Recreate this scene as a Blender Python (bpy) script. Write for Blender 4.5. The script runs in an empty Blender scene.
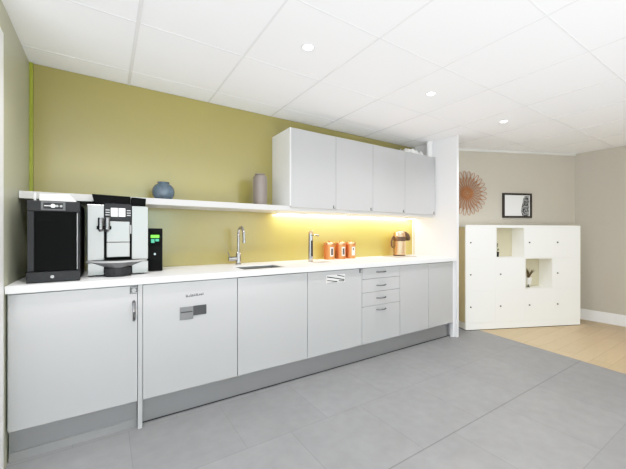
import bpy, bmesh, math, random
from mathutils import Vector, Matrix
random.seed(7)
PI = math.pi
scene = bpy.context.scene
COL = scene.collection

# ------------------------------------------------------------------ materials
def mat(name, col, rough=.5, metal=0., var=.04, scale=18., bump=0., bscale=120., coat=0., coat_rough=.05,
        stretch=None, emis=None, estr=0., trans=0., ior=1.45, spec=.5):
    m = bpy.data.materials.new(name); m.use_nodes = True
    nt = m.node_tree; N = nt.nodes; L = nt.links
    b = N['Principled BSDF']
    tc = N.new('ShaderNodeTexCoord'); mp = N.new('ShaderNodeMapping')
    L.new(tc.outputs['Object'], mp.inputs['Vector'])
    if stretch: mp.inputs['Scale'].default_value = stretch
    nz = N.new('ShaderNodeTexNoise'); nz.inputs['Scale'].default_value = scale; nz.inputs['Detail'].default_value = 4
    L.new(mp.outputs[0], nz.inputs['Vector'])
    mx = N.new('ShaderNodeMix'); mx.data_type = 'RGBA'
    lo = tuple(max(0, c*(1-var)) for c in col); hi = tuple(min(1, c*(1+var)) for c in col)
    mx.inputs['A'].default_value = (*lo, 1); mx.inputs['B'].default_value = (*hi, 1)
    L.new(nz.outputs['Fac'], mx.inputs['Factor'])
    L.new(mx.outputs['Result'], b.inputs['Base Color'])
    b.inputs['Roughness'].default_value = rough; b.inputs['Metallic'].default_value = metal
    b.inputs['IOR'].default_value = ior; b.inputs['Specular IOR Level'].default_value = spec
    b.inputs['Coat Weight'].default_value = coat; b.inputs['Coat Roughness'].default_value = coat_rough
    b.inputs['Transmission Weight'].default_value = trans
    if emis:
        b.inputs['Emission Color'].default_value = (*emis, 1); b.inputs['Emission Strength'].default_value = estr
    if bump:
        n2 = N.new('ShaderNodeTexNoise'); n2.inputs['Scale'].default_value = bscale; n2.inputs['Detail'].default_value = 5
        L.new(mp.outputs[0], n2.inputs['Vector'])
        bp = N.new('ShaderNodeBump'); bp.inputs['Strength'].default_value = bump; bp.inputs['Distance'].default_value = .01
        L.new(n2.outputs['Fac'], bp.inputs['Height']); L.new(bp.outputs[0], b.inputs['Normal'])
    return m

def srgb(r, g, b):
    f = lambda c: (c/255/12.92) if c/255 <= .04045 else ((c/255+.055)/1.055)**2.4
    return (f(r), f(g), f(b))

M = {}
M['wall_white'] = mat('white_paint', (.80, .80, .80), .6, bump=.03)
M['wall_beige'] = mat('warm_grey_paint', srgb(190, 184, 172), .75, var=.02, bump=.03)
M['wall_left'] = mat('grey_green_satin_panel', srgb(182, 182, 160), .45, var=.02, coat=.15, coat_rough=.3)
M['ceil'] = mat('ceiling_tile', (.90, .90, .915), .85, var=.015, scale=60, bump=.05, bscale=300)
M['tbar'] = mat('ceiling_bar', (.74, .74, .75), .5, var=.01)
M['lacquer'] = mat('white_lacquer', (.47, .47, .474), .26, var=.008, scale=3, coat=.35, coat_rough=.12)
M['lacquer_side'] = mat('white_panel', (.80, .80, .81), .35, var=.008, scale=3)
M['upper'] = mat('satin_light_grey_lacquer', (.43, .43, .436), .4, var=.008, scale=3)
M['counter'] = mat('white_stone_worktop', (.93, .93, .93), .3, var=.02, scale=40, coat=.15)
M['shelf'] = mat('white_shelf_laminate', (.60, .597, .585), .4, var=.02)
M['spout'] = mat('dark_chrome', (.26, .26, .265), .16, 1., var=.03)
M['trim'] = mat('bright_white_gloss', (.95, .95, .95), .3, var=.005)
M['cove'] = mat('pale_cornice', (.66, .65, .62), .6, var=.02)
M['kick'] = mat('brushed_aluminium_plinth', (.38, .38, .384), .38, .65, var=.05, scale=6, stretch=(1, 1, 60))
M['kick_band'] = mat('pale_plinth_band', (.36, .36, .36), .4, .3)
M['contact_dark'] = mat('dark_floor_contact', (.03, .03, .03), .8)
M['strip'] = mat('lime_green_edge', srgb(150, 156, 52), .4)
M['steel'] = mat('brushed_steel', (.5, .5, .51), .3, 1., var=.06, scale=10, stretch=(1, 1, 40))
M['silver'] = mat('silver_plastic', (.37, .368, .364), .30, .6, var=.03, scale=8, stretch=(1, 1, 20))
M['chrome'] = mat('chrome', (.42, .42, .42), .12, 1., var=.02)
M['black'] = mat('black_plastic', (.004, .004, .004), .5, var=.1, spec=.08)
M['blackglass'] = mat('black_glass', (.003, .003, .003), .3, var=.05, spec=.04)
M['dgrey'] = mat('dark_grey_plastic', (.020, .0205, .022), .45, var=.06, spec=.22)
M['mgrey'] = mat('mid_grey_plastic', (.11, .11, .113), .45, var=.05)
M['lgrey'] = mat('light_grey_plastic', (.42, .42, .42), .5, var=.04)
M['paper'] = mat('white_card', (.80, .79, .77), .8, var=.02)
M['screen'] = mat('lit_white_screen', (.8, .8, .8), .2, emis=(1, 1, 1), estr=.3)
M['green_led'] = mat('lit_green_display', (.1, .5, .02), .3, emis=(.20, .95, .05), estr=.9)
M['teal_led'] = mat('lit_teal_display', (.05, .4, .25), .3, emis=(.05, .55, .3), estr=.35)
M['copper'] = mat('copper', srgb(200, 124, 76), .32, .65, var=.08, scale=12)
M['copper_lid'] = mat('pale_copper_lid', srgb(226, 168, 128), .25, .85, var=.05)
M['champagne'] = mat('champagne_metal', srgb(206, 170, 136), .22, .95, var=.05)
M['brown'] = mat('dark_brown_plastic', srgb(74, 52, 32), .35, var=.06)
M['bluevase'] = mat('blue_grey_crackled_glaze', srgb(74, 90, 104), .12, var=.5, scale=30, coat=.6)
M['greyvase'] = mat('taupe_ceramic', srgb(128, 118, 112), .35, var=.05, stretch=(1, 1, .2), coat=.2)
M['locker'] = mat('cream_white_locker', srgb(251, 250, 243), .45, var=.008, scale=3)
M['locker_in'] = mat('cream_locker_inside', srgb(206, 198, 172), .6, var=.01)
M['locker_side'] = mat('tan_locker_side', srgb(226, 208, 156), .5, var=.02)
M['rattan'] = mat('rattan', srgb(172, 116, 74), .6, var=.2, scale=40)
M['frame'] = mat('dark_wood_frame', srgb(38, 28, 24), .4, var=.15)
M['pot'] = mat('white_ceramic_pot', (.78, .76, .70), .4)
M['soil'] = mat('dark_soil', (.03, .02, .012), .9, var=.3, scale=80)
M['leaf_brown'] = mat('brown_green_blades', srgb(92, 74, 42), .6, var=.3, scale=30)
M['leaf_green'] = mat('dark_green_leaf', srgb(44, 66, 40), .5, var=.25, scale=30)
M['lamp'] = mat('lit_lamp_glass', (1, 1, 1), .4, emis=(1, .98, .94), estr=14)
M['led'] = mat('lit_led_diffuser', (1, 1, 1), .5, emis=(1, .84, .58), estr=16)
M['glass'] = mat('window_glass', (.9, .97, .95), .02, trans=1., var=.0)
M['sign_pale'] = mat('grey_sign_print', (.20, .20, .203), .5, var=.03)
M['sign_dark'] = mat('dark_grey_sign_print', (.055, .055, .057), .5, var=.03)
M['ink'] = mat('dark_grey_print', (.05, .05, .05), .6)
M['sky'] = None

# splashback: olive painted glass
M['splash'] = mat('olive_back_painted_glass', srgb(153, 142, 78), .30, var=.025, scale=1.2, coat=1., coat_rough=.17)

def grid_mat():
    """grey slate-look floor tiles with fine joints"""
    m = mat('grey_floor_tile', (.262, .262, .266), .5, var=.10, scale=3.5, bump=.04, bscale=14)
    nt = m.node_tree; N = nt.nodes; L = nt.links; b = N['Principled BSDF']
    base = b.inputs['Base Color'].links[0].from_socket
    tc = [n for n in N if n.type == 'TEX_COORD'][0]
    mp = N.new('ShaderNodeMapping'); mp.inputs['Location'].default_value = (-2.12, 1.63, 0)
    L.new(tc.outputs['Object'], mp.inputs['Vector'])
    br = N.new('ShaderNodeTexBrick')
    br.offset = .5; br.offset_frequency = 2; br.squash = 1
    br.inputs['Scale'].default_value = 1.; br.inputs['Brick Width'].default_value = .53
    br.inputs['Row Height'].default_value = .522; br.inputs['Mortar Size'].default_value = .0028
    br.inputs['Mortar Smooth'].default_value = .4
    br.inputs['Color1'].default_value = (1, 1, 1, 1); br.inputs['Color2'].default_value = (.93, .93, .93, 1)
    br.inputs['Mortar'].default_value = (.80, .80, .80, 1)
    L.new(mp.outputs[0], br.inputs['Vector'])
    # clouding
    nz = N.new('ShaderNodeTexNoise'); nz.inputs['Scale'].default_value = 14; nz.inputs['Detail'].default_value = 8
    L.new(tc.outputs['Object'], nz.inputs['Vector'])
    rp = N.new('ShaderNodeValToRGB'); rp.color_ramp.elements[0].color = (.88, .88, .88, 1); rp.color_ramp.elements[1].color = (1.08, 1.08, 1.08, 1)
    L.new(nz.outputs['Fac'], rp.inputs[0])
    m1 = N.new('ShaderNodeMix'); m1.data_type = 'RGBA'; m1.blend_type = 'MULTIPLY'; m1.inputs['Factor'].default_value = 1
    L.new(base, m1.inputs['A']); L.new(br.outputs['Color'], m1.inputs['B'])
    m2 = N.new('ShaderNodeMix'); m2.data_type = 'RGBA'; m2.blend_type = 'MULTIPLY'; m2.inputs['Factor'].default_value = 1
    L.new(m1.outputs['Result'], m2.inputs['A']); L.new(rp.outputs[0], m2.inputs['B'])
    # one wider, darker joint along the middle of the floor
    sx = N.new('ShaderNodeSeparateXYZ'); L.new(tc.outputs['Object'], sx.inputs[0])
    ad = N.new('ShaderNodeMath'); ad.operation = 'ADD'; ad.inputs[1].default_value = 1.632; L.new(sx.outputs['Y'], ad.inputs[0])
    ab = N.new('ShaderNodeMath'); ab.operation = 'ABSOLUTE'; L.new(ad.outputs[0], ab.inputs[0])
    mr = N.new('ShaderNodeMapRange'); mr.inputs['From Min'].default_value = .001; mr.inputs['From Max'].default_value = .006
    mr.inputs['To Min'].default_value = .74; mr.inputs['To Max'].default_value = 1.; L.new(ab.outputs[0], mr.inputs['Value'])
    m3 = N.new('ShaderNodeMix'); m3.data_type = 'RGBA'; m3.blend_type = 'MULTIPLY'; m3.inputs['Factor'].default_value = 1
    L.new(m2.outputs['Result'], m3.inputs['A']); L.new(mr.outputs[0], m3.inputs['B'])
    L.new(m3.outputs['Result'], b.inputs['Base Color'])
    return m
def wood_mat():
    m = mat('pale_oak_boards', srgb(198, 176, 143), .45, var=.10, scale=5, stretch=(1.2, 12, 1), bump=.02)
    nt = m.node_tree; N = nt.nodes; L = nt.links; b = N['Principled BSDF']
    base = b.inputs['Base Color'].links[0].from_socket
    tc = [n for n in N if n.type == 'TEX_COORD'][0]
    br = N.new('ShaderNodeTexBrick'); br.offset = .37
    br.inputs['Scale'].default_value = 1.; br.inputs['Brick Width'].default_value = 1.4
    br.inputs['Row Height'].default_value = .14; br.inputs['Mortar Size'].default_value = .0016
    br.inputs['Color1'].default_value = (1, 1, 1, 1); br.inputs['Color2'].default_value = (.86, .85, .83, 1)
    br.inputs['Mortar'].default_value = (.7, .66, .6, 1)
    L.new(tc.outputs['Object'], br.inputs['Vector'])
    m1 = N.new('ShaderNodeMix'); m1.data_type = 'RGBA'; m1.blend_type = 'MULTIPLY'; m1.inputs['Factor'].default_value = 1
    L.new(base, m1.inputs['A']); L.new(br.outputs['Color'], m1.inputs['B'])
    L.new(m1.outputs['Result'], b.inputs['Base Color'])
    return m
def print_mat():
    """white print with a dark mottled upright shape on its right side"""
    m = mat('monochrome_print', (.78, .78, .79), .35)
    nt = m.node_tree; N = nt.nodes; L = nt.links; b = N['Principled BSDF']
    tc = [n for n in N if n.type == 'TEX_COORD'][0]
    nz = N.new('ShaderNodeTexNoise'); nz.inputs['Scale'].default_value = 48; nz.inputs['Detail'].default_value = 6
    L.new(tc.outputs['Object'], nz.inputs['Vector'])
    rp = N.new('ShaderNodeValToRGB'); e = rp.color_ramp.elements
    e[0].position = .44; e[0].color = (.02, .02, .02, 1); e[1].position = .58; e[1].color = (.34, .34, .34, 1)
    L.new(nz.outputs['Fac'], rp.inputs[0]); L.new(rp.outputs[0], b.inputs['Base Color'])
    return m
M['tile'] = grid_mat(); M['wood'] = wood_mat(); M['art'] = print_mat()

# ------------------------------------------------------------------ mesh helpers
class MB:
    def __init__(s): s.bm = bmesh.new()
    def box(s, x0, x1, y0, y1, z0, z1, mtx=None):
        xs, ys, zs = sorted((x0, x1)), sorted((y0, y1)), sorted((z0, z1))
        v = [s.bm.verts.new((x, y, z)) for z in zs for y in ys for x in xs]
        for f in ((0, 2, 3, 1), (4, 5, 7, 6), (0, 1, 5, 4), (2, 6, 7, 3), (0, 4, 6, 2), (1, 3, 7, 5)):
            s.bm.faces.new([v[i] for i in f])
        if mtx: bmesh.ops.transform(s.bm, matrix=mtx, verts=v)
        return s
    def hexa(s, bottom, top):
        v = [s.bm.verts.new(p) for p in list(bottom)+list(top)]
        n = len(bottom)
        s.bm.faces.new(v[:n][::-1]); s.bm.faces.new(v[n:])
        for i in range(n):
            j = (i+1) % n; s.bm.faces.new((v[i], v[j], v[n+j], v[n+i]))
        return s
    def prism(s, pts, z0, z1):
        return s.hexa([(x, y, z0) for x, y in pts], [(x, y, z1) for x, y in pts])
    def prism_y(s, pts, y0, y1):
        """polygon in x,z pulled along y (y0 = front)"""
        v0 = [s.bm.verts.new((x, y0, z)) for x, z in pts]; v1 = [s.bm.verts.new((x, y1, z)) for x, z in pts]
        n = len(pts); s.bm.faces.new(v0); s.bm.faces.new(v1[::-1])
        for i in range(n):
            j = (i+1) % n; s.bm.faces.new((v0[j], v0[i], v1[i], v1[j]))
        return s
    def lathe(s, prof, c=(0, 0, 0), seg=32, mtx=None):
        """profile of (r, z); r = 0 closes to a point"""
        rings = []; new = []
        for r, z in prof:
            if r < 1e-6:
                v = s.bm.verts.new((c[0], c[1], c[2]+z)); rings.append([v]); new.append(v)
            else:
                R = [s.bm.verts.new((c[0]+r*math.cos(2*PI*k/seg), c[1]+r*math.sin(2*PI*k/seg), c[2]+z)) for k in range(seg)]
                rings.append(R); new += R
        for a, b in zip(rings, rings[1:]):
            for k in range(seg):
                l = (k+1) % seg
                if len(a) == 1 and len(b) == 1: continue
                if len(a) == 1: s.bm.faces.new((a[0], b[l], b[k]))
                elif len(b) == 1: s.bm.faces.new((a[k], a[l], b[0]))
                else: s.bm.faces.new((a[k], a[l], b[l], b[k]))
        if mtx: bmesh.ops.transform(s.bm, matrix=mtx, verts=new)
        return s
    def cyl(s, c, r, h, axis='z', seg=24, r2=None):
        r2 = r if r2 is None else r2
        R = {'z': Matrix.Identity(4), 'y': Matrix.Rotation(PI/2, 4, 'X'), 'x': Matrix.Rotation(PI/2, 4, 'Y')}[axis]
        return s.lathe([(0, 0), (r, 0), (r2, h), (0, h)], seg=seg, mtx=Matrix.Translation(c) @ R)
    def tube(s, pts, r, seg=10, closed=False):
        pts = [Vector(p) for p in pts]; n = len(pts); rings = []
        up = None
        for i, p in enumerate(pts):
            if closed: t = pts[(i+1) % n]-pts[i-1]
            else: t = pts[min(i+1, n-1)]-pts[max(i-1, 0)]
            t.normalize()
            if up is None:
                up = Vector((0, 0, 1)) if abs(t.z) < .9 else Vector((0, 1, 0))
            a = t.cross(up)
            if a.length < 1e-4: a = t.cross(Vector((1, .3, 0)))
            a.normalize(); b = a.cross(t).normalized(); up = b
            rr = r[i] if isinstance(r, (list, tuple)) else r
            rings.append([s.bm.verts.new(p+(a*math.cos(2*PI*k/seg)+b*math.sin(2*PI*k/seg))*rr) for k in range(seg)])
        for i in range(n if closed else n-1):
            A, B = rings[i], rings[(i+1) % n]
            for k in range(seg):
                l = (k+1) % seg; s.bm.faces.new((A[k], A[l], B[l], B[k]))
        if not closed: s.bm.faces.new(rings[0][::-1]); s.bm.faces.new(rings[-1])
        return s
    def build(s, name, m, parent=None, bevel=0, smooth=False, seg=2):
        bmesh.ops.recalc_face_normals(s.bm, faces=s.bm.faces)
        me = bpy.data.meshes.new(name); s.bm.to_mesh(me); s.bm.free()
        me.materials.append(M[m] if isinstance(m, str) else m)
        o = bpy.data.objects.new(name, me); COL.objects.link(o)
        if parent: o.parent = parent
        if bevel:
            b = o.modifiers.new('b', 'BEVEL'); b.width = bevel; b.segments = seg; b.limit_method = 'ANGLE'; b.angle_limit = .6
            b.harden_normals = False
        if smooth:
            for p in me.polygons: p.use_smooth = True
            me.set_sharp_from_angle(angle=math.radians(38))
        return o
def box(name, m, x0, x1, y0, y1, z0, z1, parent=None, bevel=0):
    return MB().box(x0, x1, y0, y1, z0, z1).build(name, m, parent, bevel)
def tag(o, label=None, cat=None, group=None, kind=None):
    if label: o['label'] = label
    if cat: o['category'] = cat
    if group: o['group'] = group
    if kind: o['kind'] = kind
    return o
def thing(name, label, cat, loc=(0, 0, 0), rz=0, group=None):
    o = bpy.data.objects.new(name, None); COL.objects.link(o)
    o.location = loc; o.rotation_euler = (0, 0, rz); o.empty_display_size = .1
    return tag(o, label, cat, group)
def struct(o, label=None): o['kind'] = 'structure'; \
    (label and o.__setitem__('label', label)); return o

ZC = 2.2756                          # ceiling height
XR = 3.724                           # inner face of the kitchen's end panel
TH = math.radians(24.25)
EN = Vector((math.cos(TH), -math.sin(TH), 0)); NN = Vector((math.sin(TH), math.cos(TH), 0))
E0, DL, DW = 3.9105, 1.1748, 1.4879  # locker corner along the far wall, locker front, far wall
def far(e, d, z=0): v = EN*e+NN*d; return (v.x, v.y, z)

# ------------------------------------------------------------------ room shell
YF = -6.2; XL = -2.6
def wood_line(y): return 4.19-.1345*(-.73-y)
yb = .45
m = MB(); m.prism([(XL, YF), (wood_line(YF), YF), (wood_line(yb), yb), (XL, yb)], -.1, 0)
struct(m.build('floor', 'tile'), 'grey slate-look tiled floor in front of the kitchen units')
m = MB(); m.prism([(wood_line(YF), YF), (6.6, YF), (6.6, yb), (wood_line(yb), yb)], -.1, 0)
struct(m.build('floor_wood', 'wood'), 'pale oak board floor beside the lockers')
ceil = struct(box('ceiling', 'ceil', XL, 6.6, YF, yb, ZC, ZC+.1), 'white suspended ceiling of square tiles')
g = MB(); T = .007
for k in range(-4, 12):
    x = -.022+.583*k
    w = .014 if k == 1 else T
    g.box(x-w/2-.002, x+w/2+.002, YF+.01, .0, ZC-.006 if k == 1 else ZC-.0025, ZC+.002)
for k in range(0, 10):
    y = -.222-.602*k
    g.box(XL, 5.9, y-T/2, y+T/2, ZC-.002, ZC+.002)
g.build('ceiling_grid', 'tbar', ceil)
struct(box('wall_back', 'wall_white', XL, XR+.04, .012, .12, 0, ZC+.05))
# far wall, turned 24 degrees, starts behind the end panel
a = far(3.40, DW); b = far(5.7766+.06, DW); c2 = far(5.7766+.06, DW+.1); d2 = far(3.40, DW+.1)
struct(MB().prism([a[:2], b[:2], c2[:2], d2[:2]], 0, ZC+.05).build('wall_far', 'wall_beige'), 'warm grey wall behind the lockers')
a = far(3.44, DW-.018); b = far(5.775, DW-.018); c2 = far(5.775, DW-.001); d2 = far(3.44, DW-.001)
struct(MB().prism([a[:2], b[:2], c2[:2], d2[:2]], ZC-.028, ZC-.001).build('trim_1', 'cove'))
RW = [(5.878, -1.016), (5.965, YF), (6.1, YF), (6.0, -.96)]
struct(MB().prism(RW, 0, ZC+.05).build('wall_right', 'wall_beige'), 'warm grey wall at the right')
BB = [(5.880-.016, -1.03), (5.965-.016, YF+.02), (5.965, YF+.02), (5.878, -1.03)]
struct(MB().prism(BB, 0, .143).build('baseboard_right', 'wall_white', bevel=.004))
# kitchen end panel (a floor to ceiling partition)
struct(box('wall_end', 'lacquer_side', XR, XR+.036, -.6216, .012, 0, ZC-.001, bevel=.0015), 'white floor-to-ceiling panel closing the kitchen run')
# left wall with its white door frame
struct(box('wall_left', 'wall_left', -.10, 0, -.80, .012, 0, ZC-.001), 'grey green satin wall at the left end of the worktop')
struct(box('trim_2', 'trim', -.11, .003, -.82, -.632, 0, 2.13, bevel=.003))
struct(box('trim_3', 'strip', .001, .020, -.012, .011, .901, ZC-.002))
# walls behind the camera, with windows that light the room
struct(box('wall_side', 'wall_white', XL-.1, XL, YF, yb, 0, ZC))
fw = MB(); wins = [(-1.9, -.5), (.3, 1.9), (2.7, 4.3)]
xs = [XL]+[v for w in wins for v in w]+[6.1]
for i in range(0, len(xs), 2): fw.box(xs[i], xs[i+1], YF-.15, YF, 0, ZC)
for x0, x1 in wins:
    fw.box(x0, x1, YF-.15, YF, 0, .75); fw.box(x0, x1, YF-.15, YF, 2.12, ZC)
struct(fw.build('wall_front', 'wall_white'))
for i, (x0, x1) in enumerate(wins):
    f = MB()
    for xa, xb, za, zb in ((x0, x1, .75, .80), (x0, x1, 2.07, 2.12), (x0, x0+.05, .80, 2.07), (x1-.05, x1, .80, 2.07), ((x0+x1)/2-.02, (x0+x1)/2+.02, .80, 2.07)):
        f.box(xa, xb, YF-.10, YF-.04, za, zb)
    w = struct(f.build('window_%d' % (i+1), 'wall_white'))
    MB().box(x0+.05, x1-.05, YF-.075, YF-.069, .80, 2.07).build('pane', 'glass', w)

# ------------------------------------------------------------------ splashback
sp = box('splashback', 'splash', .021, XR-.002, 0, .010, .9005, ZC-.003)
tag(sp, 'olive green glossy glass splashback covering the wall behind the worktop', 'splashback')

# ------------------------------------------------------------------ worktop with sink cut-out
SX0, SX1, SY0, SY1 = 1.262, 1.622, -.530, -.250
ZT = .9
def slab_hole(x0, x1, y0, y1, z0, z1, hx0, hx1, hy0, hy1):
    m = MB(); X = [x0, hx0, hx1, x1]; Yv = [y0, hy0, hy1, y1]
    V = {}
    for k, z in enumerate((z0, z1)):
        for i, x in enumerate(X):
            for j, y in enumerate(Yv): V[i, j, k] = m.bm.verts.new((x, y, z))
    for i in range(3):
        for j in range(3):
            if (i, j) == (1, 1): continue
            m.bm.faces.new([V[i, j, 1], V[i+1, j, 1], V[i+1, j+1, 1], V[i, j+1, 1]])
            m.bm.faces.new([V[i, j, 0], V[i, j+1, 0], V[i+1, j+1, 0], V[i+1, j, 0]])
    for i in range(3):
        m.bm.faces.new([V[i, 0, 0], V[i+1, 0, 0], V[i+1, 0, 1], V[i, 0, 1]]); m.bm.faces.new([V[i, 3, 0], V[i, 3, 1], V[i+1, 3, 1], V[i+1, 3, 0]])
        m.bm.faces.new([V[0, i, 0], V[0, i, 1], V[0, i+1, 1], V[0, i+1, 0]]); m.bm.faces.new([V[3, i, 0], V[3, i+1, 0], V[3, i+1, 1], V[3, i, 1]])
    for a, b in (((1, 1), (2, 1)), ((2, 1), (2, 2)), ((2, 2), (1, 2)), ((1, 2), (1, 1))):
        m.bm.faces.new([V[a[0], a[1], 0], V[a[0], a[1], 1], V[b[0], b[1], 1], V[b[0], b[1], 0]])
    return m
w = slab_hole(.0035, XR-.001, -.6216, -.0005, .862, ZT, SX0, SX1, SY0, SY1).build('worktop', 'counter', bevel=.002)
tag(w, 'long white worktop running the length of the kitchen units', 'worktop')

# sink
sk = thing('sink', 'small stainless steel sink let into the white worktop', 'sink', (1.45, -.385, .72))
b_ = MB(); ox, oy, oz = 1.45, -.385, .72
x0, x1, y0, y1 = SX0+.001-ox, SX1-.001-ox, SY0+.001-oy, SY1-.001-oy; zt = .893-oz; t = .004
b_.box(x0, x1, y0, y1, 0, t)
b_.box(x0, x0+t, y0, y1, t, zt); b_.box(x1-t, x1, y0, y1, t, zt)
b_.box(x0+t, x1-t, y0, y0+t, t, zt); b_.box(x0+t, x1-t, y1-t, y1, t, zt)
b_.build('basin', 'steel', sk)
MB().lathe([(0, .006), (.03, .006), (.036, .004), (.036, t)], c=(0, 0, 0)).build('drain', 'chrome', sk, smooth=True)

# ------------------------------------------------------------------ base units
YD = -.594                            # door front
def carcass(m, x0, x1, z0=.17, z1=.858, top=True):
    t = .016
    m.box(x0, x0+t, YD+.021, -.02, z0, z1); m.box(x1-t, x1, YD+.021, -.02, z0, z1)
    m.box(x0+t, x1-t, YD+.021, -.02, z0, z0+t); m.box(x0+t, x1-t, -.032, -.02, z0+t, z1)
    if top: m.box(x0+t, x1-t, YD+.021, -.033, z1-t, z1)
    return m
def local(m, root):
    return m
def unit(name, label, cat, x0, x1, top=True, group=None):
    r = thing(name, label, cat, ((x0+x1)/2, -.30, 0), 0, group)
    m = carcass(MB(), x0, x1, top=top)
    bmesh.ops.translate(m.bm, vec=(-r.location.x, .30, 0), verts=m.bm.verts)
    m.build('carcass', 'lacquer_side', r)
    return r
def put(m, root):                     # mesh given in world coordinates, moved under an unturned root
    bmesh.ops.translate(m.bm, vec=-Vector(root.location), verts=m.bm.verts); return m
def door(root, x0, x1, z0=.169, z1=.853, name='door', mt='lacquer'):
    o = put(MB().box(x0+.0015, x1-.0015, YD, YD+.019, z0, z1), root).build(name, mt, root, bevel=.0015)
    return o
def plate_lock(root, parent, cx, cz, w=.036, yf=YD, s=1.):
    r = Vector(root.location)
    p = put(MB().box(cx-w/2, cx+w/2, yf-.006, yf-.0005, cz-w/2, cz+w/2), root).build('lock', 'mgrey' if s else 'steel', parent, bevel=.002)
    m = MB(); m.cyl((cx, yf-.006, cz), w*.28, .006, 'y'); m.box(cx-w*.4, cx+w*.4, yf-.0085, yf-.0062, cz-w*.42, cz-w*.32); m.box(cx-w*.4, cx+w*.4, yf-.0085, yf-.0062, cz+w*.32, cz+w*.42)
    put(m, root).build('lock_cylinder', 'lgrey', p, smooth=True)
    return p
def bow(root, parent, cx, cz, L, vertical=False, mt='steel', rad=.0055):
    pts = []
    n = 14
    for i in range(n+1):
        u = i/n; s = (u-.5)*L; d = .032*min(1, math.sin(PI*u)**.45) if 0 < u < 1 else 0
        pts.append((cx, YD-.001-d, cz+s) if vertical else (cx+s, YD-.001-d, cz))
    return put(MB().tube(pts, rad, 8), root).build('handle', mt, parent, smooth=True)

# 1: tall left door (integrated fridge) with its own plinth and white end panel
u1 = unit('base_cabinet', 'wide white base cabinet under the black cooler, with upright bow handle', 'cabinet', .005, .575, group='white base cabinets')
d1 = door(u1, .009, .575)
bow(u1, d1, .556, .706, .112, True, 'spout', .0085)
plate_lock(u1, d1, .556, .828, .042)
put(MB().box(.006, .574, -.550, -.538, 0, .164), u1).build('plinth', 'kick', u1)
put(MB().box(.006, .574, -.556, -.5505, .0, .045), u1).build('plinth_band', 'kick_band', u1)  # slightly proud, paler band along the bottom of the plinth
ep = box('end_panel', 'lacquer', .5765, .6005, -.5935, -.02, 0, .860, bevel=.001)
tag(ep, 'narrow white upright panel between the first two base cabinets', 'panel')
# 2
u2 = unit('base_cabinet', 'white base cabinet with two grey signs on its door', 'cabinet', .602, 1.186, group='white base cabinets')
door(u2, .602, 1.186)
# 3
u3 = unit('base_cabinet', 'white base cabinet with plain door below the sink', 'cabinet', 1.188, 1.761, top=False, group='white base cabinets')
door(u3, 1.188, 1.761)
# 4
u4 = unit('base_cabinet', 'white base cabinet with a striped notice on its door, below the copper canisters', 'cabinet', 1.763, 2.336, group='white base cabinets')
d4 = door(u4, 1.763, 2.336)
plate_lock(u4, d4, 2.322, .832, .036)
# 5 drawers
u5 = unit('drawer_unit', 'white drawer unit with four drawers and bow handles', 'drawer unit', 2.338, 2.828)
for z0, z1, hz in ((.753, .853, .812), (.631, .750, .688), (.506, .628, .571), (.169, .503, .464)):
    d = door(u5, 2.338, 2.828, z0, z1, 'drawer')
    bow(u5, d, 2.570, hz, .115, mt='spout')
# 6 two doors
u6 = unit('base_cabinet', 'white two-door base cabinet next to the end panel', 'cabinet', 2.830, 3.693, group='white base cabinets')
door(u6, 2.830, 3.262); door(u6, 3.263, 3.693)
fl = box('filler_panel', 'lacquer_side', 3.695, XR-.001, -.592, -.56, .0, .860)
tag(fl, 'narrow white filler strip between the last base cabinet and the end panel', 'panel')
k = box('plinth', 'kick', .600, 3.693, -.532, -.520, 0, .164)
box('plinth_band', 'contact_dark', .600, 3.693, -.5345, -.5325, 0, .006, k)  # dark strip, painted shade where the plinth meets the floor
tag(k, 'long recessed metal plinth below the white base cabinets', 'plinth')

# notices on doors
sg = thing('door_sign', 'small two-tone grey sign on the second base cabinet door', 'sign', (.891, YD-.003, .67))
put(MB().box(.809, .8905, YD-.004, YD-.0006, .612, .694), sg).build('pale_half', 'sign_pale', sg)
put(MB().box(.814, .886, YD-.0046, YD-.0041, .657, .664), sg).build('text_line', 'ink', sg)
put(MB().box(.891, .974, YD-.005, YD-.0006, .633, .695), sg).build('dark_half', 'sign_dark', sg, bevel=.001)
tx = MB(); random.seed(3); x = .846
while x < .955:
    w_ = random.uniform(.005, .010); hh = random.choice((.010, .014, .017)); zc = .753+.006*(x-.846)/.11
    tx.box(x, x+.0036, YD-.0012, YD-.0004, zc, zc+hh*1.15); tx.box(x+.0026, x+w_, YD-.0012, YD-.0004, zc, zc+.0046)
    if random.random() < .6: tx.box(x+.0026, x+w_, YD-.0012, YD-.0004, zc+.0075, zc+.0105)
    x += w_+.0025
tag(tx.build('lettering_sign', 'ink'), 'thin line of dark lettering above the grey sign on a cabinet door', 'lettering')
s2 = thing('striped_notice', 'white notice with dark slanted stripes on a cabinet door below the canisters', 'sign', (2.042, YD-.003, .79))
put(MB().box(1.945, 2.140, YD-.003, YD-.0006, .750, .818), s2).build('card', 'paper', s2)
st = MB(); dx, dz = .036, -.008
for xa, za, xb, zb, th_ in ((1.914, .818, 2.098, .783, .010), (1.914, .788, 2.02, .772, .009), (2.02, .8255, 2.098, .808, .009), (2.035, .779, 2.098, .771, .007), (1.914, .763, 2.098, .766, .003)):
    st.prism_y([(xa+dx, za-th_+dz), (xb+dx, zb-th_+dz), (xb+dx, zb+dz), (xa+dx, za+dz)], YD-.0040, YD-.0031)
put(st, s2).build('stripes', 'sign_dark', s2)

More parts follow.
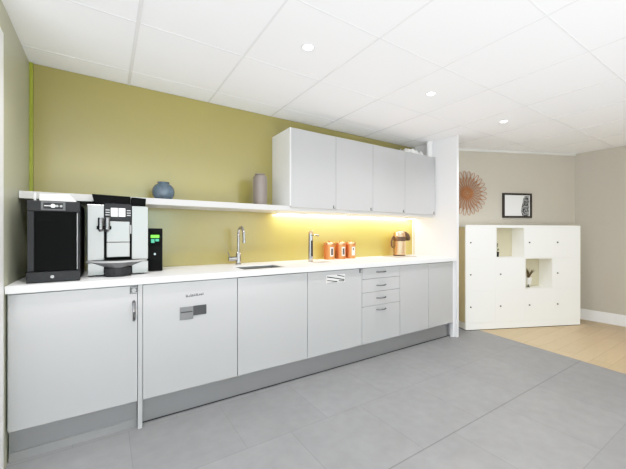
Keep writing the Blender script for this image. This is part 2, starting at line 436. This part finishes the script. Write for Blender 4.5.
# ------------------------------------------------------------------ shelf and wall units
sh = box('wall_shelf', 'shelf', .0035, XR-.001, -.3223, -.001, 1.361, 1.4035, bevel=.002)
tag(sh, 'long thin white shelf on the olive wall, holding two vases', 'shelf')
UX = [1.740, 2.233, 2.706, 3.186, 3.712]; UZ0, UZ1, UY = 1.391, 2.0766, -.3466
ULAB = ['white wall cabinet nearest the taupe vase, first of the row', 'white wall cabinet, second along from the taupe vase', 'white wall cabinet, third along from the taupe vase',
        'white wall cabinet against the end panel, under the white pipe']
for i in range(4):
    x0, x1 = UX[i], UX[i+1]
    r = thing('wall_cabinet', ULAB[i], 'wall cabinet', ((x0+x1)/2, -.16, 1.405), 0, 'white wall cabinets')
    m = MB(); t = .016
    xa = x0+(.0 if i == 0 else .0005); xb = x1-.0005
    yb_, yf_ = -.001, UY+.020
    m.box(xa, xa+t, yf_, yb_, 1.4045, UZ1); m.box(xb-t, xb, yf_, yb_, 1.4045, UZ1)
    m.box(xa+t, xb-t, yf_, yb_, 1.4045, 1.42); m.box(xa+t, xb-t, yf_, yb_, UZ1-t, UZ1); m.box(xa+t, xb-t, yb_-.01, yb_, 1.42, UZ1-t)
    put(m, r).build('carcass', 'lacquer_side', r)
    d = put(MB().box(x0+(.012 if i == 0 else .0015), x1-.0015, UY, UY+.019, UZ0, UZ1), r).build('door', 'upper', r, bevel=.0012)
    if i == 0: put(MB().box(x0, x0+.0105, UY+.001, UY+.0195, UZ0+.014, UZ1), r).build('edge_strip', 'lacquer_side', r)
    plate_lock(r, d, x1-.022, 1.414, .028, UY)
# LED strip below the shelf
ls = thing('under_shelf_light', 'lit warm white strip light under the shelf below the wall cabinets', 'light', (2.73, -.10, 1.345))
put(MB().box(1.76, 3.70, -.075, -.045, 1.352, 1.3608), ls).build('channel', 'steel', ls)
put(MB().box(1.765, 3.695, -.073, -.047, 1.347, 1.3518), ls).build('diffuser', 'led', ls)

# things on top of the wall cabinets
pp = thing('pipe', 'short white pipe rising from the wall cabinets to the ceiling', 'pipe', (3.682, -.288, UZ1))
MB().lathe([(0, .0005), (.036, .0005), (.036, ZC-UZ1-.03), (.036, ZC-UZ1-.002), (0, ZC-UZ1-.002)]).build('tube', 'wall_white', pp, smooth=True)
MB().lathe([(.037, ZC-UZ1-.034), (.043, ZC-UZ1-.034), (.043, ZC-UZ1-.004), (.037, ZC-UZ1-.004)]).build('collar', 'wall_white', pp, smooth=True)
cr = MB(); random.seed(11); nx, ny = 16, 6; V = []
for i in range(nx+1):
    for j in range(ny+1):
        edge = min(i, nx-i, 2*j, 2*(ny-j))
        z = .004+(random.uniform(.015, .075) if edge > 0 else 0)
        V.append(cr.bm.verts.new((3.25+.34*i/nx+random.uniform(-.006, .006), -.30+.12*j/ny, UZ1+z)))
for i in range(nx):
    for j in range(ny):
        q = i*(ny+1)+j; cr.bm.faces.new((V[q], V[q+ny+1], V[q+ny+2], V[q+1]))
tag(cr.build('crumpled_sheet', 'paper'), 'crumpled white plastic sheet lying on the wall cabinets by the pipe', 'sheet')

# ------------------------------------------------------------------ vases
bv = MB().lathe([(0, 0), (.042, 0), (.058, .010), (.072, .034), (.077, .060), (.074, .086), (.062, .108), (.046, .120), (.040, .124), (.040, .131), (.043, .134), (.039, .135), (.034, .130), (.036, .121), (.05, .1), (.04, .02), (0, .015)], c=(0, 0, 0), seg=40)
o = bv.build('vase', 'bluevase', smooth=True); o.location = (.772, -.18, 1.404)
tag(o, 'round blue grey glazed vase standing on the shelf', 'vase')
gv = MB().lathe([(0, 0), (.056, 0), (.058, .004), (.061, .18), (.060, .235), (.054, .252), (.040, .258), (.040, .262), (.045, .266), (.045, .272), (.03, .276), (.026, .27), (.03, .2), (.04, .05), (0, .02)], seg=40)
o = gv.build('vase', 'greyvase', smooth=True); o.location = (1.535, -.185, 1.404)
tag(o, 'tall taupe cylinder vase on the shelf beside the wall cabinets', 'vase')

# ------------------------------------------------------------------ drinks cooler
cx0, cx1, cyf, cyb = .076, .296, -.562, -.07
ck = thing('milk_cooler', 'black countertop drinks cooler with dark glass door at the left wall', 'cooler', (.186, -.31, ZT+.001))
put(MB().box(cx0, cx1, cyf+.03, cyb, .905, 1.333), ck).build('body', 'black', ck, bevel=.006)
for xa, xb in ((cx0+.001, cx0+.028), (cx1-.012, cx1-.001)):
    put(MB().box(xa, xb, cyf, cyf+.029, .962, 1.276), ck).build('door_frame', 'dgrey', ck, bevel=.002)
put(MB().box(cx0+.0285, cx1-.0125, cyf+.004, cyf+.029, .962, 1.276), ck).build('glass_door', 'blackglass', ck)
put(MB().box(cx1-.0115, cx1-.0085, cyf-.004, cyf-.0002, .965, 1.272), ck).build('edge_handle', 'chrome', ck)
tp = put(MB().hexa([(cx0, cyf, 1.278), (cx1, cyf, 1.278), (cx1, cyf+.0295, 1.278), (cx0, cyf+.0295, 1.278)],
                   [(cx0, cyf+.004, 1.334), (cx1, cyf+.004, 1.334), (cx1, cyf+.0295, 1.334), (cx0, cyf+.0295, 1.334)]), ck).build('top_panel', 'dgrey', ck, bevel=.002)
put(MB().box(cx0+.056, cx0+.158, cyf-.002, cyf+.0035, 1.284, 1.330), ck).build('control_panel', 'mgrey', tp, bevel=.001)
put(MB().box(cx0+.066, cx0+.148, cyf-.0032, cyf-.0021, 1.291, 1.323), ck).build('control_screen', 'dgrey', tp)
m = MB()
m.cyl((cx0+.106, cyf-.0033, 1.307), .0105, .002, 'y')
m.box(cx0+.070, cx0+.088, cyf-.0045, cyf-.0033, 1.305, 1.309)
put(m, ck).build('dial', 'paper', tp)
for xx, rr in ((.123, .006), (.140, .006), (.092, .004)):
    put(MB().cyl((cx0+xx, cyf-.0033, 1.307), rr, .0015, 'y'), ck).build('button', 'lgrey', tp)
bp_ = put(MB().box(cx0-.003, cx1+.002, cyf-.006, cyf+.0295, .901, .958), ck).build('bottom_panel', 'dgrey', ck, bevel=.004)
m = MB(); m.cyl((.180, cyf-.0062, .931), .0085, .006, 'y'); put(m, ck).build('door_lock', 'chrome', bp_, smooth=True)
pb = put(MB().cyl((cx0+.024, cyf+.06, 1.333), .006, .045), ck).build('hose_stub', 'lacquer_side', ck, smooth=True)
ct = MB().hexa([(.122, -.545, 1.3345), (.283, -.545, 1.3345), (.283, -.345, 1.3345), (.122, -.345, 1.3345)],
               [(.122, -.535, 1.372), (.250, -.535, 1.376), (.250, -.345, 1.376), (.122, -.345, 1.372)])
tag(ct.build('paper_packet', 'paper', bevel=.004), 'white paper packet lying on top of the black cooler', 'packet')

# ------------------------------------------------------------------ coffee machine
mx0, mx1, my = .325, .648, -.42
cm = thing('coffee_machine', 'silver and black bean-to-cup coffee machine on the worktop', 'coffee machine', (.487, -.25, ZT+.001))
P = lambda m, n, mt, par=cm, bev=0, sm=False: put(m, cm).build(n, mt, par, bev, sm)
P(MB().box(mx0+.002, mx1-.002, my+.012, -.06, .915, 1.335), 'body', 'black', bev=.004)
for xx in (mx0+.02, mx1-.05):
    for yy in (my+.03, -.10): P(MB().box(xx, xx+.03, yy, yy+.03, .9015, .9148), 'foot', 'black')
fl_ = P(MB().box(mx0, .409, my, my+.0118, .997, 1.336), 'front_panel', 'silver', bev=.003)
fr_ = P(MB().box(.556, mx1, my, my+.0118, .997, 1.336), 'front_panel', 'silver', bev=.003)
P(MB().box(mx0+.001, .409, my, my+.0118, .908, .984), 'lower_panel', 'silver', bev=.003)
P(MB().box(.556, mx1, my, my+.0118, .908, .984), 'lower_panel', 'silver', bev=.003)
cp = P(MB().box(.411, .554, my-.006, my+.0117, 1.240, 1.345), 'display_panel', 'dgrey', bev=.002)
for xa, xb in ((.4435, .4790), (.4845, .5195)):
    P(MB().box(xa, xb, my-.0075, my-.0061, 1.266, 1.318), 'screen', 'screen', cp)
for xx in (.416, .528):
    for zz in (1.272, 1.287, 1.302): P(MB().box(xx, xx+.022, my-.0080, my-.0062, zz, zz+.006), 'button', 'lgrey', cp)
m = MB(); m.box(.4215, .5440, my-.016, my+.0117, 1.108, 1.236); m.box(.4215, .5440, my-.016, my+.0117, 1.015, 1.106)
P(m, 'centre_panel', 'silver', bev=.004)
P(MB().box(.546, .553, my-.014, my+.0117, 1.160, 1.215), 'milk_inlet', 'lgrey')
spo = P(MB().box(.372, .446, my-.055, my-.0062 if False else my-.0165, 1.185, 1.206), 'spout_bridge', 'black')
for xx in (.392, .426):
    m = MB(); m.lathe([(0, 0), (.008, 0), (.0135, .012), (.0145, .02), (.0145, .078), (.012, .084), (0, .084)], c=(xx, my-.045, 1.172), seg=20)
    P(m, 'spout', 'spout', cm, 0, True)
# curved drip tray in front
def arc_pts(x0, x1, y0, bulge, n=16, back=None):
    pts = [(x0+(x1-x0)*i/n, y0-bulge*math.sin(PI*i/n)) for i in range(n+1)]
    return pts
tr = arc_pts(.318, .642, my-.004, .10)
P(MB().prism(tr, .986, .996), 'drip_tray', 'lgrey', bev=.002)
P(MB().prism(arc_pts(.345, .615, my-.004, .078), .9962, .9985), 'drip_grid', 'dgrey')
wb = [(.418, my-.0125+.0001)]+[(x, y) for x, y in arc_pts(.412, .548, my-.055, .030, 8)]+[(.542, my-.0124)]
P(MB().prism(wb, .903, .9545), 'waste_drawer', 'dgrey', bev=.003)
tu = MB().hexa([(x, y, .955) for x, y in arc_pts(.416, .544, my-.015, .072)], [(x, y, .9855) for x, y in arc_pts(.345, .618, my-.015, .085)])
P(tu, 'tray_underside', 'mgrey')
hp = MB().hexa([(.362, my+.01, 1.3365), (.545, my+.01, 1.3365), (.545, -.328, 1.3365), (.362, -.328, 1.3365)],
               [(.346, my-.004, 1.399), (.550, my-.004, 1.394), (.550, -.326, 1.394), (.346, -.326, 1.399)])
P(hp, 'bean_hopper', 'blackglass', bev=.004)
hp = MB().hexa([(.556, my+.01, 1.3365), (.634, my+.01, 1.3365), (.634, -.328, 1.3365), (.556, -.328, 1.3365)],
               [(.553, my-.002, 1.392), (.637, my-.002, 1.388), (.637, -.326, 1.388), (.553, -.326, 1.392)])
P(hp, 'bean_hopper', 'blackglass', bev=.004)
P(MB().box(.405, .555, my+.004, my+.02, 1.3362, 1.352), 'hopper_lip', 'black')

# payment terminal
pt = thing('payment_box', 'slim black payment box with green display beside the coffee machine', 'payment box', (.706, -.2, ZT+.001))
px = lambda m, n, mt, par=pt, bev=0, sm=False: put(m, pt).build(n, mt, par, bev, sm)
px(MB().box(.661, .752, -.29, -.10, .902, 1.198), 'body', 'black', bev=.004)
px(MB().box(.668, .738, -.2935, -.2902, 1.075, 1.175), 'bezel', 'blackglass')
px(MB().box(.677, .730, -.2945, -.2936, 1.132, 1.152), 'display', 'green_led')
m = MB(); m.box(.679, .700, -.2945, -.2936, 1.098, 1.124); m.box(.706, .728, -.2945, -.2936, 1.108, 1.124)
px(m, 'button_lights', 'teal_led')
m = MB(); m.cyl((.702, -.2903, 1.020), .007, .004, 'y'); px(m, 'coin_button', 'chrome', pt, 0, True)

# ------------------------------------------------------------------ taps
tp_ = thing('mixer_tap', 'chrome swan-neck mixer tap standing behind the sink', 'tap', (1.366, -.115, ZT+.0005))
m = MB(); m.lathe([(0, 0), (.026, 0), (.026, .006), (.021, .01), (.021, .095), (.017, .102), (0, .102)], seg=28)
m.build('base', 'chrome', tp_, smooth=True)
pts = [(0, 0, .10), (0, 0, .22)]
for i in range(0, 13):
    a = PI*i/12*1.04; pts.append((0, -.065+.065*math.cos(a), .250+.065*math.sin(a)))
pts.append((0, -.134, .205))
m = MB().tube(pts, .0115, 14); m.build('spout', 'chrome', tp_, smooth=True)
m = MB().lathe([(0, 0), (.0135, 0), (.0135, .022), (0, .022)], c=(0, -.135, .186), seg=20); m.build('aerator', 'chrome', tp_, smooth=True)
m = MB().cyl((-.085, 0, .05), .019, .068, 'x', 24); lv = m.build('valve', 'chrome', tp_, smooth=True)
m = MB().tube([(-.075, 0, .060), (-.083, -.004, .085), (-.096, -.008, .108)], [.005, .0045, .004], 10); m.build('lever', 'chrome', lv, smooth=True)
tw = thing('boiling_water_tap', 'slim straight chrome tap tower between sink and copper canisters', 'tap', (2.040, -.205, ZT+.0005))
MB().lathe([(0, 0), (.030, 0), (.030, .004), (.023, .006), (.023, .262), (0, .262)], seg=28).build('column', 'chrome', tw, smooth=True)
MB().lathe([(0, .263), (.023, .263), (.023, .286), (.019, .292), (0, .292)], seg=28).build('top_knob', 'champagne', tw, smooth=True)
MB().tube([(.0, -.022, .248), (.0, -.12, .252), (0, -.128, .248), (0, -.13, .238)], .0085, 12).build('spout', 'chrome', tw, smooth=True)
m = MB(); m.box(-.010, .010, -.0245, -.0225, .05, .20); m.build('control_strip', 'dgrey', tw)
dg = thing('drip_grate', 'thin round-cornered metal drip grate in the worktop under the slim tap', 'drip grate', (2.09, -.31, ZT+.0005))
MB().box(-.09, .09, -.05, .05, 0, .003).build('plate', 'steel', dg, bevel=.0015)
m = MB()
for i in range(9): m.box(-.078+.0175*i, -.068+.0175*i, -.04, .04, .0031, .0042)
m.build('slots', 'lgrey', dg)

# ------------------------------------------------------------------ canisters and airpot
CL = ['copper storage canister nearest the slim tap, with dark upright label', 'copper storage canister in the middle of the three', 'copper storage canister nearest the pump flask, pale label']
for i, x in enumerate((2.346, 2.495, 2.630)):
    r = thing('canister', CL[i], 'canister', (x, -.080, ZT+.0005), 0, 'copper canisters')
    R = .055
    MB().lathe([(0, 0), (R-.002, 0), (R, .002), (R, .148), (R-.003, .151), (0, .151)], seg=40).build('body', 'copper', r, smooth=True)
    l = MB().lathe([(0, .1515), (R+.001, .1515), (R+.001, .172), (R-.004, .176), (0, .177)], seg=40).build('lid', 'copper_lid', r, smooth=True)
    MB().lathe([(0, .1772), (.009, .1772), (.011, .186), (.012, .192), (0, .194)], seg=16).build('knob', 'copper_lid', l, smooth=True)
    # label wraps the front, turned to the room
    def wrap(a0, a1, z0, z1, rr, n=8):
        m = MB(); A = [a0+(a1-a0)*k/n for k in range(n+1)]
        v = [(m.bm.verts.new((rr*math.cos(q), rr*math.sin(q), z0)), m.bm.verts.new((rr*math.cos(q), rr*math.sin(q), z1))) for q in A]
        for p, q in zip(v, v[1:]): m.bm.faces.new((p[0], q[0], q[1], p[1]))
        return m
    c = -PI/2-.05
    lb = wrap(c-.36, c+.36, .035, .125, R+.0008).build('label', 'paper', r)
    if i < 2: wrap(c-.24, c+.24, .045, .115, R+.0014).build('label_print', 'ink', lb)
    else: wrap(c-.20, c+.10, .088, .115, R+.0014).build('label_print', 'ink', lb)
# pump flask
ap = thing('pump_flask', 'champagne coloured pump vacuum flask with brown collar', 'vacuum flask', (3.355, -.115, ZT+.006), math.radians(-18))
R = .073
MB().lathe([(0, .0), (R-.002, 0), (R, .003), (R, .012)], seg=40).build('base', 'brown', ap, smooth=True)
MB().lathe([(R-.001, .012), (R-.001, .014), (R-.001, .172), (0, .172)], seg=40).build('body', 'champagne', ap, smooth=True)
MB().lathe([(0, .1722), (R, .1722), (R+.001, .176), (R+.001, .222), (R-.002, .226), (0, .226)], seg=40).build('collar', 'brown', ap, smooth=True)
hd = MB().lathe([(0, .2262), (R-.003, .2262), (R-.004, .262), (R-.012, .280), (R-.03, .288), (0, .290)], seg=40).build('head', 'champagne', ap, smooth=True)
m = MB().prism_y([(.015, .227), (.066, .227), (.088, .205), (.100, .176), (.128, .178), (.133, .214), (.114, .260), (.075, .289), (.015, .294)], -.034, .034)
m.build('pouring_beak', 'brown', ap, bevel=.010)
m = MB().tube([(-.070, 0, .232), (-.093, 0, .212), (-.104, 0, .170), (-.102, 0, .120), (-.088, 0, .095)], .010, 10); m.build('handle', 'brown', ap, smooth=True)
MB().lathe([(0, .2905), (.030, .2905), (.030, .296), (0, .298)], seg=24).build('pump_button', 'brown', ap, smooth=True)
ty = thing('serving_tray', 'flat dark grey tray on the worktop under the pump flask', 'tray', (3.27, -.185, ZT+.0005))
m = MB(); m.box(-.15, .17, -.12, .12, 0, .003); m.build('tray_base', 'lgrey', ty, bevel=.001)
m = MB(); m.box(-.15, .17, -.12, -.116, .0031, .005); m.box(-.15, .17, .116, .12, .0031, .005); m.box(-.15, -.146, -.116, .116, .0031, .005); m.box(.166, .17, -.116, .116, .0031, .005)
m.build('tray_rim', 'mgrey', ty)

# ------------------------------------------------------------------ lockers
lk = thing('locker_cabinet', 'cream white locker cabinet with ten doors and two open cubbies against the far wall', 'lockers', far(E0, DL), -TH)
CXs = [-.005+.4*k for k in range(5)]; RZ = [.088, .476, .868, 1.250]; DEP = .290; t = .016
m = MB()
m.box(CXs[0], CXs[4], .0, DEP, 1.2505, 1.270)
m.build('top_panel', 'locker', lk, bevel=.0015)
m = MB()
for k in range(5):
    x = CXs[k]
    xa, xb = (x, x+t) if k == 0 else (x-t, x) if k == 4 else (x-t/2, x+t/2)
    if k: m.box(xa, xb, .0195, DEP-.008, .089, 1.250)
for k in range(4):
    xa = CXs[k]+(t if k == 0 else t/2); xb = CXs[k+1]-(t if k == 3 else t/2)
    m.box(xa, xb, .0195, DEP-.008, .089, .089+t)
    for z in RZ[1:3]: m.box(xa, xb, .0195, DEP-.008, z-t/2, z+t/2)
m.box(CXs[0]+.001, CXs[4]-.001, DEP-.0078, DEP, .089, 1.250)
m.build('carcass', 'locker', lk)
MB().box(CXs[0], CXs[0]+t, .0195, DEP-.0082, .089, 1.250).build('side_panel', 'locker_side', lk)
# front edge frames round the open cubbies
for (ci, ri) in ((1, 2), (2, 1)):
    m = MB(); x0, x1, z0, z1 = CXs[ci], CXs[ci+1], RZ[ri], RZ[ri+1]; e_ = .010
    m.box(x0+.0015, x0+e_, 0, .019, z0+.0015, z1-.0015); m.box(x1-e_, x1-.0015, 0, .019, z0+.0015, z1-.0015)
    m.box(x0+e_, x1-e_, 0, .019, z0+.0015, z0+e_); m.box(x0+e_, x1-e_, 0, .019, z1-e_, z1-.0015)
    m.build('cubby_frame', 'locker', lk)
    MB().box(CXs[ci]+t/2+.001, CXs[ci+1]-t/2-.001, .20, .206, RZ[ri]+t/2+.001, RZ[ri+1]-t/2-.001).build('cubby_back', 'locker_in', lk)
for ci in range(4):
    for ri in range(3):
        if (ci, ri) in ((1, 2), (2, 1)): continue
        x0, x1, z0, z1 = CXs[ci]+.0006, CXs[ci+1]-.0006, RZ[ri]+.0006, RZ[ri+1]-.0006
        d = MB().box(x0, x1, 0, .019, z0, z1).build('door', 'locker', lk, bevel=.001)
        m = MB(); m.cyl((x0+.062, -.0004, (z0+z1)/2), .010, .008, 'y', 16)
        l = m.build('lock', 'mgrey', d, smooth=True)
        m = MB(); m.box(x0+.060, x0+.064, -.0092, -.0086, (z0+z1)/2-.007, (z0+z1)/2+.007); m.build('keyhole', 'ink', l)
MB().box(CXs[0]+.002, CXs[4], .003, DEP, .008, .0875).build('plinth', 'locker', lk)
MB().box(CXs[0]+.004, CXs[4]-.004, .005, DEP, .0, .0076).build('plinth_foot', 'contact_dark', lk)

# plants in the cubbies
def at_locker(lx, ly, z): return far(E0+lx, DL+ly, z)
p1 = thing('potted_plant', 'small footed white pot with brown grassy plant in the middle open cubby of the lockers', 'potted plant', at_locker(.945, .11, RZ[1]+.0085))
MB().lathe([(0, 0), (.022, 0), (.022, .004), (.008, .008), (.007, .040), (0, .040)], seg=20).build('foot', 'mgrey', p1, smooth=True)
MB().lathe([(0, .0405), (.032, .0405), (.038, .122), (.036, .124), (.033, .116), (0, .114)], seg=24).build('pot', 'pot', p1, smooth=True)
MB().lathe([(0, .1145), (.031, .1162), (0, .118)], seg=16).build('soil', 'soil', p1)
m = MB(); random.seed(21)
for i in range(46):
    a = random.uniform(0, 2*PI); L_ = random.uniform(.07, .17); ln = random.uniform(.2, 1.0)
    if a > PI*.7 and a < PI*1.4: L_ *= .6
    pts = [(0.008*math.cos(a), .008*math.sin(a), .117)]
    for q in (.35, .7, 1.):
        pts.append(((math.cos(a)+.35)*L_*ln*q*.85, math.sin(a)*L_*ln*q*.38, .117+L_*(q-.35*ln*q*q)*.95))
    m.tube(pts, [.0028, .003, .0022, .0006], 5)
m.build('blades', 'leaf_brown', p1)
p2 = thing('potted_plant', 'dark green leafy plant at the edge of the top open cubby of the lockers', 'potted plant', at_locker(.490, .110, RZ[2]+.0085))
MB().lathe([(0, 0), (.026, 0), (.033, .060), (.030, .062), (.028, .055), (0, .053)], seg=24).build('pot', 'dgrey', p2, smooth=True)
m = MB(); random.seed(5)
for i in range(34):
    a = random.uniform(0, 2*PI); hgt = random.uniform(.07, .175); rr = random.uniform(.006, .028)
    c = Vector((rr*math.cos(a), rr*math.sin(a), hgt)); s = random.uniform(.012, .02)
    d = Vector((math.cos(a), math.sin(a), random.uniform(-.2, .8))).normalized(); q = d.cross(Vector((0, 0, 1))).normalized()
    v = [m.bm.verts.new(c+d*s*1.3), m.bm.verts.new(c+q*s*.6), m.bm.verts.new(c-d*s*.8), m.bm.verts.new(c-q*s*.6)]
    m.bm.faces.new(v)
m.build('foliage', 'leaf_green', p2)
MB().tube([(0, 0, .053), (.003, .002, .1), (0, 0, .165)], .003, 6).build('stem', 'leaf_green', p2)

# ------------------------------------------------------------------ on the far wall
wd = thing('wall_decoration', 'round rattan flower-petal wall ornament on the grey wall', 'wall ornament', far(4.123, DW-.012, 1.695), -TH)
def petals(n, r0, R, wd_, off, y, rad):
    m = MB()
    for k in range(n):
        a = 2*PI*(k+off)/n; ca, sa = math.cos(a), math.sin(a); pts = []
        N_ = 16
        for i in range(N_):
            u = 2*PI*i/N_
            rr = (r0+R)/2-(R-r0)/2*math.cos(u); tt = wd_*math.sin(u)*(.35+.65*(rr-r0)/(R-r0))
            pts.append((rr*ca-tt*sa, y, rr*sa+tt*ca))
        m.tube(pts, rad, 5, closed=True)
    return m
petals(26, .05, .290, .030, 0, -.004, .0031).build('outer_petals', 'rattan', wd)
petals(26, .05, .215, .022, .5, -.010, .0030).build('inner_petals', 'rattan', wd)
m = MB()
for r_ in (.016, .030, .044, .058, .072):
    m.tube([(r_*math.cos(2*PI*k/28), -.016, r_*math.sin(2*PI*k/28)) for k in range(28)], .0055, 6, closed=True)
m.build('centre_coil', 'rattan', wd)
pf = thing('picture_frame', 'small dark framed monochrome print on the wall above the lockers', 'picture', far(4.864, DW-.012, 1.5455), -TH)
W_, H_ = .218, .165; f_ = .026
m = MB(); m.box(-W_, W_, -.012, .010, H_-f_, H_); m.box(-W_, W_, -.012, .010, -H_, -H_+f_); m.box(-W_, -W_+f_, -.012, .010, -H_+f_, H_-f_); m.box(W_-f_, W_, -.012, .010, -H_+f_, H_-f_)
m.build('frame', 'frame', pf, bevel=.002)
pr = MB().box(-W_+f_, W_-f_, .001, .009, -H_+f_, H_-f_).build('print', 'paper', pf)
MB().prism_y([(.078, -.138), (.058, -.075), (.068, -.01), (.082, .04), (.090, .085), (.112, .128), (.176, .132), (.180, .05), (.176, -.138)], .0002, .0009).build('dark_figure', 'art', pr)

# ------------------------------------------------------------------ downlights
DLAB = ['round recessed ceiling downlight nearest the first wall cabinet, left of the three', 'round recessed ceiling downlight in the middle of the row of three', 'round recessed ceiling downlight nearest the far wall, in front of the lockers']
for i, x in enumerate((1.431, 2.583, 3.713)):
    r = thing('downlight', DLAB[i], 'downlight', (x, -1.13, ZC), 0, 'ceiling downlights')
    MB().lathe([(.030, -.0005), (.030, -.004), (.042, -.003), (.043, -.0005)], seg=32).build('trim_ring', 'lacquer_side', r, smooth=True)
    MB().lathe([(0, -.0015), (.0295, -.0015), (.0295, -.0025), (0, -.003)], seg=32).build('lamp', 'lamp', r, smooth=True)

# ------------------------------------------------------------------ lights
def spot(x, y, e, z=ZC-.02, size=2.5, rad=.04):
    l = bpy.data.lights.new('spot_beam', 'SPOT'); l.energy = e; l.spot_size = size; l.spot_blend = .8; l.shadow_soft_size = rad; l.color = (1, .98, .965)
    o = bpy.data.objects.new('spot_beam', l); COL.objects.link(o); o.location = (x, y, z)
def area(name, loc, rot, sx, sy, e, col=(1, 1, 1)):
    l = bpy.data.lights.new(name, 'AREA'); l.shape = 'RECTANGLE'; l.size = sx; l.size_y = sy; l.energy = e; l.color = col
    o = bpy.data.objects.new(name, l); COL.objects.link(o); o.location = loc; o.rotation_euler = rot
    return o
for x, e in ((.28, 32), (1.431, 32), (2.583, 32), (3.713, 34)): spot(x, -1.13, e, rad=.03)
for x in (.28, 1.431, 2.583, 3.713):  # added rows out of view, bare beams without fittings
    spot(x, -2.9, 3.5, rad=.25)
    spot(x, -4.7, 3.5, rad=.25)
spot(4.75, -1.9, 8, rad=.25)  # added beam without a fitting, brightens the lockers
for (x0, x1), e, c in zip(wins, (10, 26, 14), ((.95, 1, 1), (.70, 1, .93), (.95, 1, 1))):
    area('window_light', ((x0+x1)/2, YF+.03, 1.45), (PI/2, 0, 0), x1-x0-.1, 1.24, e, c)
# added upward fill behind the camera, no fitting, brightens the ceiling
area('ceiling_fill', (.2, -4.0, .3), (PI, 0, 0), 5.6, 2.4, 208, (.955, .975, 1))
area('side_fill', (5.6, -4.6, 1.3), (PI/2, 0, math.radians(75)), 1.2, 1.4, 8, (1, 1, 1))  # added unseen fill from the right, lifts the white frame at the left
# LED light under the shelf
area('led_light', (2.73, -.062, 1.344), (math.radians(22), 0, 0), 1.92, .02, 15, (1, .67, .40))

wd_ = bpy.data.worlds.new('World'); scene.world = wd_; wd_.use_nodes = True
bg = wd_.node_tree.nodes['Background']
skyt = wd_.node_tree.nodes.new('ShaderNodeTexSky'); skyt.sky_type = 'HOSEK_WILKIE'; skyt.turbidity = 5
wd_.node_tree.links.new(skyt.outputs[0], bg.inputs['Color']); bg.inputs['Strength'].default_value = 1.2

# ------------------------------------------------------------------ camera (36 mm sensor across 626 px)
cam = bpy.data.cameras.new('Camera'); co = bpy.data.objects.new('Camera', cam); COL.objects.link(co)
cam.sensor_width = 36; cam.lens = 36*318.54/626; cam.clip_start = .05
cam.shift_y = (234.89-234.5)/626
co.location = (.4186, -2.742, 1.1526); co.rotation_euler = (PI/2, 0, -.5762)
scene.camera = co
scene.view_settings.view_transform = 'Standard'; scene.view_settings.look = 'None'
scene.view_settings.exposure = 0.17
scene.view_settings.use_curve_mapping = True
cmv = scene.view_settings.curve_mapping
cmv.white_level = (1.8, 1.8, 1.8)
cv = cmv.curves[3]
for x_, y_ in ((.167, .298), (.333, .575), (.444, .70), (.556, .79), (.833, .93)):
    cv.points.new(x_, y_)
cmv.update()
scene.cycles.max_bounces = 10; scene.cycles.diffuse_bounces = 6
scene.cycles.sample_clamp_indirect = 8
